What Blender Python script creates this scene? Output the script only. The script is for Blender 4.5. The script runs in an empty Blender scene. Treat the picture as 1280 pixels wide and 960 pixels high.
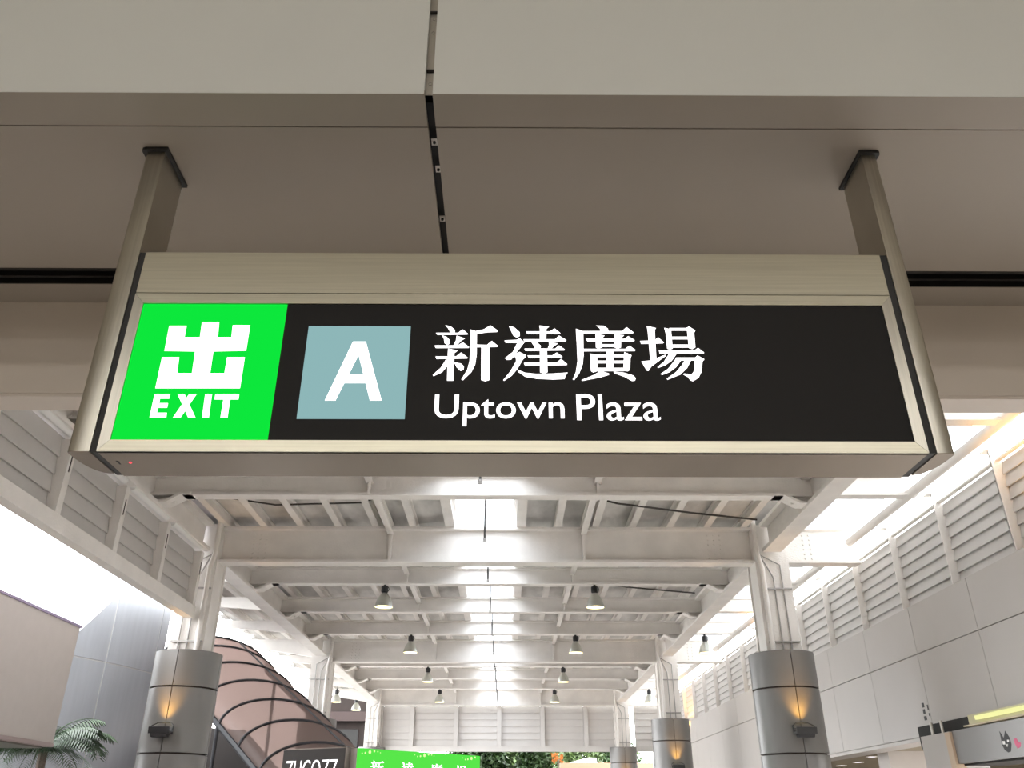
import bpy, math, random
from math import sin, cos, pi, radians
from mathutils import Vector
random.seed(7)
S = bpy.context.scene
COL = S.collection

# ------------------------------------------------------------------ camera, sky, exposure
F_PX, PITCH, YAW, EYE = 1038.0, radians(27.5), 0.0063, 1.6
cd = bpy.data.cameras.new('camera'); cam = bpy.data.objects.new('camera', cd); COL.objects.link(cam)
cd.sensor_width = 36; cd.lens = F_PX * 36 / 1280; cd.clip_start = .02; cd.clip_end = 300
cam.location = (0, 0, EYE); cam.rotation_euler = (pi / 2 + PITCH, 0, -YAW)
S.camera = cam
W = bpy.data.worlds.new('overcast_sky'); S.world = W; W.use_nodes = True
W.node_tree.nodes['Background'].inputs[0].default_value = (.96, .985, 1, 1)
W.node_tree.nodes['Background'].inputs[1].default_value = 9.0
S.view_settings.view_transform = 'Standard'; S.view_settings.look = 'None'
S.view_settings.gamma = 1; S.view_settings.use_curve_mapping = False
S.view_settings.exposure = 0.0

def ray(u, v):
    a = (u - 640) / F_PX; b = (480 - v) / F_PX
    fw = cos(PITCH) - b * sin(PITCH); up = sin(PITCH) + b * cos(PITCH)
    return a * cos(YAW) + fw * sin(YAW), -a * sin(YAW) + fw * cos(YAW), up
def at_y(u, v, y): d = ray(u, v); return Vector((d[0] * y / d[1], y, EYE + d[2] * y / d[1]))
def at_x(u, v, x): d = ray(u, v); return Vector((x, d[1] * x / d[0], EYE + d[2] * x / d[0]))
def at_z(u, v, z): d = ray(u, v); k = (z - EYE) / d[2]; return Vector((d[0] * k, d[1] * k, z))

# ------------------------------------------------------------------ materials
def mat(name, col, rough=.5, metal=0, emit=None, es=0, noise=0, nscale=6, bump=0, bscale=60, stretch=(1, 1, 1), coat=0):
    m = bpy.data.materials.new(name); m.use_nodes = True
    t = m.node_tree; n = t.nodes; p = n['Principled BSDF']
    p.inputs['Base Color'].default_value = (*col, 1); p.inputs['Roughness'].default_value = rough
    p.inputs['Metallic'].default_value = metal
    if coat: p.inputs['Coat Weight'].default_value = coat; p.inputs['Coat Roughness'].default_value = .15
    if emit: p.inputs['Emission Color'].default_value = (*emit, 1); p.inputs['Emission Strength'].default_value = es
    if noise or bump:
        tc = n.new('ShaderNodeTexCoord'); mp = n.new('ShaderNodeMapping'); mp.inputs['Scale'].default_value = stretch
        t.links.new(tc.outputs['Object'], mp.inputs['Vector'])
    if noise:
        nz = n.new('ShaderNodeTexNoise'); nz.inputs['Scale'].default_value = nscale; nz.inputs['Detail'].default_value = 5
        t.links.new(mp.outputs[0], nz.inputs['Vector'])
        cr = n.new('ShaderNodeValToRGB')
        cr.color_ramp.elements[0].position = .3; cr.color_ramp.elements[1].position = .7
        cr.color_ramp.elements[0].color = (*[c * (1 - noise) for c in col], 1)
        cr.color_ramp.elements[1].color = (*[min(1, c * (1 + noise * .5)) for c in col], 1)
        t.links.new(nz.outputs['Fac'], cr.inputs[0]); t.links.new(cr.outputs[0], p.inputs['Base Color'])
    if bump:
        nb = n.new('ShaderNodeTexNoise'); nb.inputs['Scale'].default_value = bscale; nb.inputs['Detail'].default_value = 3
        t.links.new(mp.outputs[0], nb.inputs['Vector'])
        bp = n.new('ShaderNodeBump'); bp.inputs['Strength'].default_value = bump; bp.inputs['Distance'].default_value = .01
        t.links.new(nb.outputs['Fac'], bp.inputs['Height']); t.links.new(bp.outputs[0], p.inputs['Normal'])
    return m
def emission(name, col, s):
    m = bpy.data.materials.new(name); m.use_nodes = True; t = m.node_tree; t.nodes.clear()
    e = t.nodes.new('ShaderNodeEmission'); e.inputs[0].default_value = (*col, 1); e.inputs[1].default_value = s
    o = t.nodes.new('ShaderNodeOutputMaterial'); t.links.new(e.outputs[0], o.inputs[0]); return m
def pane_mat(name, tint, trans, translucent):
    m = bpy.data.materials.new(name); m.use_nodes = True; t = m.node_tree; t.nodes.clear()
    a = t.nodes.new('ShaderNodeBsdfTransparent'); a.inputs[0].default_value = (*trans, 1)
    b = t.nodes.new('ShaderNodeBsdfTranslucent'); b.inputs[0].default_value = (*tint, 1)
    c = t.nodes.new('ShaderNodeBsdfPrincipled'); c.inputs['Base Color'].default_value = (*tint, 1); c.inputs['Roughness'].default_value = .25
    x = t.nodes.new('ShaderNodeMixShader'); x.inputs[0].default_value = translucent
    y = t.nodes.new('ShaderNodeMixShader'); y.inputs[0].default_value = .15
    o = t.nodes.new('ShaderNodeOutputMaterial')
    t.links.new(a.outputs[0], x.inputs[1]); t.links.new(b.outputs[0], x.inputs[2])
    t.links.new(x.outputs[0], y.inputs[1]); t.links.new(c.outputs[0], y.inputs[2]); t.links.new(y.outputs[0], o.inputs[0])
    return m
M = {
 'steel': mat('painted_white_steel', (.87, .835, .795), .5, noise=.07, nscale=3, bump=.35, bscale=45),
 'deck': mat('grey_white_roof_deck', (.66, .64, .61), .6, noise=.4, nscale=2.5, stretch=(1, .4, 1)),
 'slat': mat('louvre_white', (.62, .595, .575), .5, noise=.05, nscale=2),
 'panel': mat('cream_wall_panel', (.50, .468, .443), .42, noise=.02, nscale=2),
 'seam': mat('dark_seam', (.06, .045, .04), .7),
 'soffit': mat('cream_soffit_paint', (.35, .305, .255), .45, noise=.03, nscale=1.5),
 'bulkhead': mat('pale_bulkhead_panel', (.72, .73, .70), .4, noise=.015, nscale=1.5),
 'black': mat('black_rubber', (.012, .012, .013), .5),
 'track': mat('dark_shutter_track', (.02, .018, .018), .35, metal=.3),
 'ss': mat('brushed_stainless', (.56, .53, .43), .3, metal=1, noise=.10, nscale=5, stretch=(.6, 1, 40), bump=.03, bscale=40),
 'ssv': mat('brushed_stainless_upright', (.54, .515, .45), .28, metal=1, noise=.10, nscale=5, stretch=(40, 1, .6)),
 'zinc': mat('zinc_bracket', (.6, .57, .52), .4, metal=.7),
 'vinyl': mat('black_sign_face', (.012, .011, .011), .5),
 'white_e': emission('lit_white_lettering', (1, .97, .98), 2.2),
 'green_e': emission('lit_green_face', (.004, .80, .045), 1.0),
 'teal_e': emission('lit_teal_face', (.27, .47, .48), 1.0),
 'red_e': emission('red_status_led', (1, .08, .1), 2),
 'clad': mat('grey_metal_column_cladding', (.21, .203, .197), .4, metal=.25, noise=.04, nscale=3),
 'conduit': mat('grey_conduit', (.42, .40, .38), .45, metal=.4),
 'cable': mat('dark_cable', (.05, .045, .04), .6),
 'lampblk': mat('black_lamp_housing', (.02, .02, .022), .4),
 'shade': mat('spun_aluminium_shade', (.62, .63, .58), .3, metal=.8),
 'bulb': emission('warm_lamp_glow', (1, .80, .40), 6),
 'down': emission('downlight_glow', (1, .93, .95), 4),
 'tube': emission('yellowish_tube_glow', (.95, .95, .42), 1.0),
 'tower': mat('brushed_grey_tower_panel', (.40, .415, .45), .45, metal=.55, noise=.06, nscale=3, stretch=(3, 3, .3)),
 'tseam': mat('pale_tower_joint', (.50, .49, .48), .5),
 'kiosk': mat('beige_kiosk_panel', (.52, .475, .445), .5, noise=.03),
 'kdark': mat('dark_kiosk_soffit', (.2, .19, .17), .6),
 'canopy': pane_mat('bronze_polycarbonate', (.46, .375, .35), (.51, .43, .405), .58),
 'rib': mat('dark_grey_canopy_rib', (.028, .028, .033), .55),
 'glass': pane_mat('frosted_roof_glazing', (.95, .97, 1), (.93, .96, 1), .35),
 'brown': mat('dark_brown_facade', (.018, .011, .009), .9, noise=.4, nscale=1.2),
 'dark': mat('dark_opening', (.012, .011, .01), .7),
 'signbox': mat('dark_bronze_sign_box', (.034, .026, .022), .6),
 'signside': mat('taupe_sign_return', (.26, .22, .19), .5),
 'gsign': emission('lit_green_shop_sign', (.10, .80, .07), 1.0),
 'yel_e': emission('pale_yellow_print', (.75, 1, .40), 1.1),
 'leaf': mat('leaf_green', (.035, .075, .018), .5, noise=.6, nscale=1.5),
 'leaf2': mat('light_leaf_green', (.08, .13, .035), .5, noise=.5, nscale=2),
 'frond': mat('palm_frond_green', (.05, .10, .04), .45, noise=.5, nscale=3),
 'bark': mat('grey_brown_bark', (.22, .17, .14), .8, noise=.4, nscale=8),
 'petal': mat('orange_petal', (.45, .13, .01), .5),
 'peach': mat('peach_wall_paint', (.36, .22, .14), .6),
 'white': mat('white_paint', (.85, .84, .82), .4),
 'floor': mat('beige_granite_floor', (.58, .535, .50), .35, noise=.15, nscale=20),
 'inner': mat('cream_hall_paint', (.62, .57, .48), .5),
 'tubew': emission('hall_tube_glow', (1, .975, .93), 14.5),
 'ink': mat('black_ink', (.015, .014, .016), .5),
 'pink': mat('pink_ink', (.75, .12, .25), .5),
 'shopceil': mat('beige_shop_ceiling', (.30, .25, .17), .6),
}

M['vinyl'].node_tree.nodes['Principled BSDF'].inputs['Specular IOR Level'].default_value = .22
M['asphalt'] = mat('dark_paving', (.13, .125, .12), .8, noise=.2, nscale=4)
M['facing'] = mat('cream_outer_facing', (.64, .57, .50), .5, noise=.03, nscale=1.5)
M['aisle_glass'] = pane_mat('milky_aisle_glazing', (.5, .5, .5), (.36, .365, .37), .4)
M['ss_shaded'] = mat('shaded_stainless_underside', (.27, .225, .18), .36, metal=1, noise=.12, nscale=3, stretch=(1.5, .3, 1))  # same stainless as the sign, underside shade put into the darker brown colour
# ------------------------------------------------------------------ mesh helpers
class MB:
    def __init__(s): s.v, s.f = [], []
    def add(s, v, f):
        o = len(s.v); s.v += [tuple(q) for q in v]; s.f += [tuple(i + o for i in q) for q in f]; return s
    def box(s, x0, x1, y0, y1, z0, z1):
        return s.add([(x0, y0, z0), (x1, y0, z0), (x1, y1, z0), (x0, y1, z0), (x0, y0, z1), (x1, y0, z1), (x1, y1, z1), (x0, y1, z1)],
                     [(0, 3, 2, 1), (4, 5, 6, 7), (0, 1, 5, 4), (1, 2, 6, 5), (2, 3, 7, 6), (3, 0, 4, 7)])
    def prism(s, poly, fn, a, b):          # poly of 2D points; fn(p, t) -> 3D
        n = len(poly)
        return s.add([fn(p, a) for p in poly] + [fn(p, b) for p in poly],
                     [tuple(range(n))[::-1], tuple(range(n, 2 * n))] + [(i, (i + 1) % n, n + (i + 1) % n, n + i) for i in range(n)])
    def ibeam(s, axis, a, b, c, z0, z1, fw, ft=.03, wt=.02):   # axis 'x' or 'y'; c = the other coordinate
        h, w = fw / 2, wt / 2
        pr = [(-h, z0), (h, z0), (h, z0 + ft), (w, z0 + ft), (w, z1 - ft), (h, z1 - ft), (h, z1), (-h, z1), (-h, z1 - ft), (-w, z1 - ft), (-w, z0 + ft), (-h, z0 + ft)]
        fn = (lambda p, t: (t, c + p[0], p[1])) if axis == 'x' else (lambda p, t: (c - p[0], t, p[1]))
        n = len(pr); o = len(s.v)
        s.v += [fn(p, a) for p in pr] + [fn(p, b) for p in pr]
        s.f += [tuple(o + k for k in q) for q in [(i, (i + 1) % n, n + (i + 1) % n, n + i) for i in range(n)]]
        for e in (0, n):
            s.f += [tuple(o + e + k for k in q) for q in [(0, 1, 2, 3, 10, 11), (3, 4, 9, 10), (4, 5, 6, 7, 8, 9)]]
        return s
    def tube(s, pts, r, n=8):
        pts = [Vector(p) for p in pts]; rings = []
        rr = r if isinstance(r, (list, tuple)) else [r] * len(pts)
        ref = None
        for i, p in enumerate(pts):
            d = (pts[min(i + 1, len(pts) - 1)] - pts[max(i - 1, 0)]).normalized()
            if ref is None or abs(ref.dot(d)) > .95: ref = Vector((0, 0, 1)) if abs(d.z) < .9 else Vector((1, 0, 0))
            x = d.cross(ref).normalized(); y = d.cross(x)
            rings.append([p + (x * cos(2 * pi * k / n) + y * sin(2 * pi * k / n)) * rr[i] for k in range(n)])
        o = len(s.v)
        for g in rings: s.v += [tuple(q) for q in g]
        for i in range(len(pts) - 1):
            for k in range(n):
                s.f.append((o + i * n + k, o + i * n + (k + 1) % n, o + (i + 1) * n + (k + 1) % n, o + (i + 1) * n + k))
        s.f.append(tuple(o + k for k in range(n))[::-1]); s.f.append(tuple(o + (len(pts) - 1) * n + k for k in range(n)))
        return s
    def lathe(s, prof, c=(0, 0, 0), n=20):  # prof: (r, z)
        o = len(s.v); m = len(prof)
        for r, z in prof: s.v += [(c[0] + r * cos(2 * pi * k / n), c[1] + r * sin(2 * pi * k / n), c[2] + z) for k in range(n)]
        for i in range(m - 1):
            for k in range(n): s.f.append((o + i * n + k, o + i * n + (k + 1) % n, o + (i + 1) * n + (k + 1) % n, o + (i + 1) * n + k))
        return s
    def mesh(s, name, m, smooth=False):
        me = bpy.data.meshes.new(name); me.from_pydata(s.v, [], s.f); me.materials.append(M[m] if isinstance(m, str) else m); me.update()
        if smooth:
            me.polygons.foreach_set('use_smooth', [True] * len(me.polygons))
            try: me.set_sharp_from_angle(angle=radians(40))
            except Exception: pass
        return me
    def build(s, name, m, parent=None, smooth=False): return link(name, s.mesh(name, m, smooth), parent)
def link(name, me, parent=None, loc=None, rot=None):
    o = bpy.data.objects.new(name, me); COL.objects.link(o)
    if parent: o.parent = parent
    if loc is not None: o.location = loc
    if rot is not None: o.rotation_euler = rot
    return o
def tag(o, label, cat, group=None, kind=None):
    o['label'] = label; o['category'] = cat
    if group: o['group'] = group
    if kind: o['kind'] = kind
    return o
def thing(name, label, cat, group=None, kind=None, loc=(0, 0, 0), rz=0):
    o = link(name, None, None, loc, (0, 0, rz)); o.empty_display_size = .1
    return tag(o, label, cat, group, kind)
def box(name, m, parent, *a): return MB().box(*a).build(name, m, parent)
def text_mesh(name, txt, m, off=0):
    c = bpy.data.curves.new(name, 'FONT'); c.body = txt; c.offset = off; c.extrude = .01; c.resolution_u = 4
    o = bpy.data.objects.new(name, c); COL.objects.link(o)
    bpy.context.view_layer.update()
    me = bpy.data.meshes.new_from_object(o.evaluated_get(bpy.context.evaluated_depsgraph_get()))
    bpy.data.objects.remove(o); bpy.data.curves.remove(c)
    me.materials.clear(); me.materials.append(M[m]); me.name = name
    return me
def fit_text(me, fn, x0, x1, z0, z1, y_depth=.003):     # stretch the text mesh into a rectangle on a plane
    xs = [v.co.x for v in me.vertices]; ys = [v.co.y for v in me.vertices]
    ax, bx, ay, by = min(xs), max(xs), min(ys), max(ys)
    for v in me.vertices:
        v.co = fn(x0 + (v.co.x - ax) / (bx - ax) * (x1 - x0), z0 + (v.co.y - ay) / (by - ay) * (z1 - z0), y_depth if v.co.z > 0 else 0)
    me.update()
ORD = ['first', 'second', 'third', 'fourth', 'fifth', 'sixth', 'seventh', 'eighth', 'ninth', 'tenth', 'eleventh', 'twelfth']

# ------------------------------------------------------------------ floor and the station front hall
gd = box('ground', 'asphalt', None, -40, 40, -10, 80, -.2, -.1); tag(gd, 'dark paving around the covered walkway', 'ground', kind='structure')
fl = box('floor', 'floor', None, -6.6, 10.3, -9, 30.5, -.1, 0); tag(fl, 'beige stone floor of the hall and covered walkway', 'floor', kind='structure')
ZC = 3.378                     # underside of the bulkhead and ceiling
YB = at_z(640, 118, ZC).y; YG = at_z(640, 159, ZC).y; YS = at_z(60, 336, ZC).y
JX = -.222; JW = .0118
wf = thing('wall_front', 'pale cream upright bulkhead panels above the hanging sign', 'wall', kind='structure')
for x0, x1 in ((-7, JX - JW), (JX + JW, 7)):
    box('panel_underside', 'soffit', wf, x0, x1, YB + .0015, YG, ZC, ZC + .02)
    MB().prism([(YB, ZC + .001), (YB + .0014, ZC + .001), (YB + .0014, ZC + .021), (YB + .02, ZC + .021), (YB + .02, 5.2), (YB, 5.2)], lambda p, t: (t, p[0], p[1]), x0, x1).build('panel', 'bulkhead', wf)
js = box('joint_strip', 'zinc', wf, JX - .03, JX + .03, YB + .03, YB + .034, ZC + .03, 5.2)
for z in (.07, .28, .34, .5, .62):
    MB().lathe([(0, -.006), (.0045, -.006), (.0055, 0), (.0055, .001)], n=8).build('bolt', 'track', js)
    b = js.children[-1]; b.location = (JX, YB + .03, ZC + z); b.rotation_euler = (pi / 2, 0, 0)
for z in (.115, .36): box('clip_edge', 'track', js, JX - .012, JX + .012, YB + .022, YB + .03, ZC + z, ZC + z + .006)
box('backing', 'black', wf, -7, 7, YB + .06, YB + .09, ZC + .03, 5.2)

ce = thing('ceiling', 'taupe ceiling panels between bulkhead and shutter slot over the sign', 'ceiling', kind='structure')
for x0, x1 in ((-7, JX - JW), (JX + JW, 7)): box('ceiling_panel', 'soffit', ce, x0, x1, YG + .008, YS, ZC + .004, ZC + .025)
bk = box('joint_backing', 'black', ce, -7, 7, YB + .09, YS, ZC + .04, ZC + .06)
for (u, v) in ((543, 177), (548, 211), (553, 273)):
    p = at_z(u, v, ZC + .02)
    c_ = box('joint_clip', 'zinc', ce, p.x - .0085, p.x + .0085, p.y - .014, p.y + .014, ZC + .018, ZC + .022)
    MB().lathe([(0, -.005), (.0045, -.005), (.005, 0), (.005, .001)], (p.x, p.y, ZC + .018), 8).build('bolt', 'track', c_)
YT = at_z(60, 355, ZC).y; YW = at_z(60, 378, ZC).y
tr = thing('trim_1', 'black shutter track running in the ceiling slot beside the sign', 'trim', kind='structure')
box('slot_lid', 'black', tr, -7, 7, YS, YT, ZC + .09, ZC + .10); box('slot_side', 'track', tr, -7, 7, YT - .006, YT, ZC + .0, ZC + .09)
box('track_rail', 'track', tr, -7, 7, YS + .025, YS + .04, ZC + .02, ZC + .05); box('track_rail', 'track', tr, -7, 7, YS + .065, YS + .078, ZC + .015, ZC + .05)
ZW = at_y(60, 495, YW).z; YW2 = at_z(60, 513, ZW).y
wo = thing('wall_outer', 'lower cream bulkhead behind the sign at the hall edge', 'wall', kind='structure')
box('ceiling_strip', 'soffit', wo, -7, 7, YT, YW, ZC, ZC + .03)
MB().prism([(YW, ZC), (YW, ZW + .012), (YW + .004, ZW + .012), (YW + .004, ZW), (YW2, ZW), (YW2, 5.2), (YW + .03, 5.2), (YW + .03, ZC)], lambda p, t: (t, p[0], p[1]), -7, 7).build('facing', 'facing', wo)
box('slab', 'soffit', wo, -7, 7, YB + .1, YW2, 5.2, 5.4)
# the hall behind the camera
hl = thing('wall_back', 'cream walls and lid of the station hall behind the camera', 'wall', kind='structure')
box('back_face', 'inner', hl, -7, 7, -9, -8.9, 0, 5.2); box('side_face', 'inner', hl, -7.1, -7, -9, YW2, 0, 5.4); box('side_face', 'inner', hl, 7, 7.1, -9, YW2, 0, 5.4)
box('lid', 'inner', hl, -7.1, 7.1, -9, YB + .1, 5.2, 5.4)
for i, y in enumerate((-2.2, -4.8, -7.4)):
    t = thing('ceiling_light', ORD[i] + ' long tube light on the hall ceiling behind the camera', 'light', 'hall tube lights')
    box('light_body', 'white', t, -5, 5, y - .12, y + .12, 4.42, 4.5); box('light_tube', 'tubew', t, -4.9, 4.9, y - .05, y + .05, 4.36, 4.42)
    for x in (-4, 0, 4): MB().tube([(x, y, 4.5), (x, y, 5.2)], .012, 6).build('hanger', 'white', t)

# ------------------------------------------------------------------ the hanging exit sign
DS = 1.90
def sp(u, v, y=DS): return at_y(u, v, y)
def mid(a, b): return (abs(a) + abs(b)) / 2
pxl = (sp(138, 551).x + sp(178, 380).x) / 2; pxr = (sp(1141, 550).x + sp(1104, 381).x) / 2
pzb = (sp(138, 551).z + sp(1141, 550).z) / 2; pzt = (sp(178, 380).z + sp(1104, 381).z) / 2
fxl = (sp(121.5, 563).x + sp(168, 368).x) / 2; fxr = (sp(1160, 562).x + sp(1113, 370).x) / 2
fzb = sp(640, 565).z; fzt = sp(640, 368).z; hzt = (sp(182, 317).z + sp(1095, 319).z) / 2 + .004
gxl = sp(111.5, 563).x; gxr = sp(1170.5, 562).x
oxl = (sp(83, 564).x + sp(172, 230).x) / 2; oxr = (sp(1192, 562).x + sp(1106, 230).x) / 2
DB = at_z(640, 596, fzb).y           # back of the sign box
sg = thing('hanging_exit_sign', 'stainless hanging sign with lit green exit panel and black Uptown Plaza face', 'sign')
Z0 = fzb
# body and cover
box('bottom_cover', 'ss_shaded', sg, fxl, fxr, DS + .004, DB, Z0, Z0 + .006)
box('back_cover', 'ss', sg, fxl, fxr, DB - .006, DB, Z0 + .006, hzt)
box('top_cover', 'ss', sg, fxl, fxr, DS + .01, DB - .006, hzt - .006, hzt)
MB().box(fxl, fxr, DS + .002, DS + .01, fzt + .0035, hzt).build('hood', 'ss', sg)
box('core', 'black', sg, fxl + .005, fxr - .005, DS + .012, DB - .01, Z0 + .008, hzt - .008)
def frame_piece(poly): return MB().prism(poly, lambda p, t: (p[0], t, p[1]), DS, DS + .012).build('frame_rail', 'ss', sg)
g = .0006
frame_piece([(fxl, fzt), (pxl, pzt + g), (pxr, pzt + g), (fxr, fzt)])
frame_piece([(fxl, fzb), (fxr, fzb), (pxr, pzb - g), (pxl, pzb - g)])
for a, b in ((fxl, pxl), (fxr, pxr)):
    o = frame_piece([(a, fzb + .001), (b, pzb), (b, pzt), (a, fzt - .001)]); o.data.materials[0] = M['ssv']
# posts, gaskets
PD = .148
for s_, xi, xo, xg in ((-1, gxl, oxl, fxl), (1, gxr, oxr, fxr)):
    w = abs(xo - xi); prof = [(xi, DS), (xo - s_ * .008, DS), (xo - s_ * .002, DS + .003), (xo, DS + .010)]
    for k in range(1, 9):
        a = k / 8 * pi / 2
        prof.append((xo - s_ * w * .85 * (1 - cos(a)), DS + .03 + (PD - .03) * sin(a)))
    prof.append((xi, DS + PD))
    if s_ > 0: prof = prof[::-1]
    po = MB().prism(prof, lambda p, t: (p[0], p[1], t), Z0, ZC).build('post', 'ssv', sg, smooth=True)
    box('gasket', 'black', sg, min(xi, xg), max(xi, xg), DS + .004, DB - .004, Z0 + .001, hzt)
    MB().prism(prof, lambda p, t: (p[0], p[1], t), Z0 - .0015, Z0).build('post_underside_shade', 'ss_shaded', po)  # thin sheet added to darken the post underside, shade is in its colour
    cx = (xi + xo) / 2; cy = DS + PD / 2
    big = [(cx + (p[0] - cx) * 1.42, cy + (p[1] - cy) * 1.16) for p in prof]
    MB().prism(big, lambda p, t: (p[0], p[1], t), ZC - .006, ZC + .004).build('ceiling_gasket', 'black', po)
# faces
fy = DS + .004
gx1 = (sp(334, 551).x + sp(359, 380).x) / 2
ep = box('exit_panel', 'green_e', sg, pxl, gx1, fy, fy + .004, pzb, pzt); ep['label'] = 'lit green exit panel'
dp = box('destination_panel', 'vinyl', sg, gx1, pxr, fy, fy + .004, pzb, pzt); dp['label'] = 'black face with lit white lettering'
ax0 = (sp(371, 523).x + sp(385, 407).x) / 2; ax1 = (sp(506, 523).x + sp(513, 407).x) / 2
az0 = sp(440, 523).z; az1 = sp(440, 407).z
tl = box('letter_tile', 'teal_e', sg, ax0, ax1, fy - .0012, fy - .0002, az0, az1); tl['label'] = 'lit pale teal tile with white letter A'
def traced(name, polys, ox, oy, sc, parent, y, m='white_e', th=.0006):
    b = MB()
    for i, poly in enumerate(polys):
        pts = [sp(ox + x / sc, oy + yy / sc, y) for x, yy in poly]
        b.prism([(q.x, q.z) for q in pts], lambda p, t: (p[0], t, p[1]), y - th - i * .00002, y)
    return b.build(name, m, parent)
traced('character', [[(455, 322), (520, 322), (512, 365), (570, 365), (578, 308), (642, 308), (637, 365), (688, 365), (693, 320), (758, 320), (743, 415), (620, 418), (608, 500), (662, 500), (672, 440), (738, 440), (720, 556), (403, 556), (428, 440), (492, 440), (484, 500), (540, 500), (552, 418), (437, 416)]], 60, 300, 3, ep, fy)
for polys in ([[(400, 578), (458, 578), (455, 595), (420, 595), (417, 612), (450, 612), (447, 629), (413, 629), (408, 648), (446, 648), (443, 666), (381, 666)]],
              [[(486, 578), (512, 578), (553, 666), (526, 666)], [(530, 578), (557, 578), (497, 666), (469, 666)]],
              [[(590, 578), (615, 578), (603, 666), (578, 666)]],
              [[(628, 578), (717, 578), (714, 598), (625, 598)], [(658, 598), (683, 598), (673, 666), (647, 666)]]):
    traced('letter', polys, 60, 300, 3, ep, fy)
traced('letter', [[(304, 381), (330, 381), (335, 412), (238, 602), (198, 602)], [(324, 381), (352, 381), (411, 602), (367, 602), (320, 412)], [(268, 505), (358, 505), (365, 537), (258, 537)]], 340, 300, 3, tl, fy - .0012)
XIN = [[(190, 82), (240, 95), (275, 125), (275, 148), (235, 148), (215, 110)], [(107, 150), (305, 150), (342, 120), (390, 158), (388, 165), (118, 168)],
 [(160, 172), (200, 185), (228, 215), (230, 245), (205, 258), (182, 240), (178, 205)], [(290, 175), (362, 200), (325, 225), (290, 264), (262, 264), (285, 215)],
 [(93, 262), (300, 262), (345, 235), (400, 275), (398, 284), (105, 285)], [(215, 290), (298, 308), (270, 330), (262, 575), (205, 575), (212, 330)],
 [(103, 360), (285, 360), (330, 325), (388, 370), (385, 378), (110, 382)], [(200, 380), (212, 440), (160, 500), (85, 535), (78, 525), (150, 460)],
 [(268, 410), (330, 425), (355, 450), (350, 480), (325, 488), (290, 455)], [(410, 120), (470, 140), (468, 340), (455, 430), (420, 500), (345, 572), (332, 565), (385, 480), (405, 400), (412, 300)],
 [(460, 135), (530, 120), (590, 85), (655, 130), (650, 142), (560, 145), (470, 160)], [(465, 255), (560, 258), (602, 222), (655, 265), (650, 275), (465, 278)],
 [(510, 270), (582, 270), (580, 570), (545, 580), (508, 570)]]
DA = [[(755, 92), (800, 100), (850, 145), (850, 180), (825, 192), (795, 175)], [(715, 218), (828, 212), (850, 198), (893, 235), (880, 250), (775, 388), (735, 390), (720, 375), (790, 320), (830, 238), (725, 238)],
 [(795, 350), (850, 320), (905, 350), (900, 370), (880, 385), (830, 470), (780, 530), (712, 577), (705, 570), (770, 490), (820, 400), (815, 365), (790, 362)],
 [(835, 480), (900, 505), (1000, 515), (1150, 512), (1278, 503), (1255, 535), (1250, 560), (1150, 565), (1000, 558), (900, 540), (835, 495)],
 [(1025, 85), (1112, 95), (1088, 115), (1085, 215), (1030, 215), (1030, 115)], [(910, 138), (1120, 138), (1160, 112), (1212, 152), (1208, 160), (918, 160)],
 [(885, 208), (1165, 208), (1200, 175), (1265, 215), (1260, 226), (890, 226)], [(955, 232), (1010, 240), (1038, 265), (1035, 292), (985, 292), (975, 262)],
 [(1110, 232), (1190, 245), (1155, 268), (1130, 292), (1100, 292), (1112, 260)], [(893, 290), (1165, 292), (1200, 262), (1250, 298), (1248, 306), (900, 310)],
 [(1030, 290), (1092, 290), (1098, 500), (1065, 512), (1032, 500)], [(920, 352), (1140, 352), (1180, 325), (1230, 362), (1226, 370), (935, 374)],
 [(888, 418), (1180, 415), (1218, 382), (1272, 428), (1270, 436), (898, 440)]]
GUANG = [[(250, 85), (320, 88), (355, 115), (358, 140), (285, 140), (285, 112)], [(75, 115), (130, 135), (480, 135), (520, 100), (580, 145), (578, 155), (135, 158)],
 [(70, 113), (135, 150), (138, 350), (130, 430), (100, 510), (55, 570), (42, 565), (70, 500), (85, 400), (78, 250)], [(245, 160), (325, 175), (303, 195), (302, 280), (270, 292), (248, 280)],
 [(415, 165), (498, 172), (472, 198), (470, 280), (440, 292), (415, 280)], [(158, 203), (500, 205), (535, 180), (592, 215), (588, 224), (175, 226)],
 [(300, 252), (420, 252), (420, 274), (300, 274)], [(135, 293), (510, 293), (545, 265), (598, 302), (595, 312), (140, 314)], [(345, 310), (405, 310), (405, 490), (345, 490)],
 [(195, 335), (258, 345), (260, 490), (225, 502), (205, 490)], [(500, 320), (565, 350), (555, 370), (550, 480), (530, 492), (492, 485)], [(250, 345), (500, 342), (500, 365), (250, 365)],
 [(255, 398), (495, 398), (495, 420), (255, 420)], [(255, 462), (495, 462), (495, 490), (255, 490)], [(285, 485), (370, 515), (360, 525), (270, 550), (125, 577), (120, 570), (230, 525), (270, 500)],
 [(405, 495), (500, 505), (580, 530), (602, 555), (595, 575), (570, 578), (500, 540), (410, 508)]]
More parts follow.
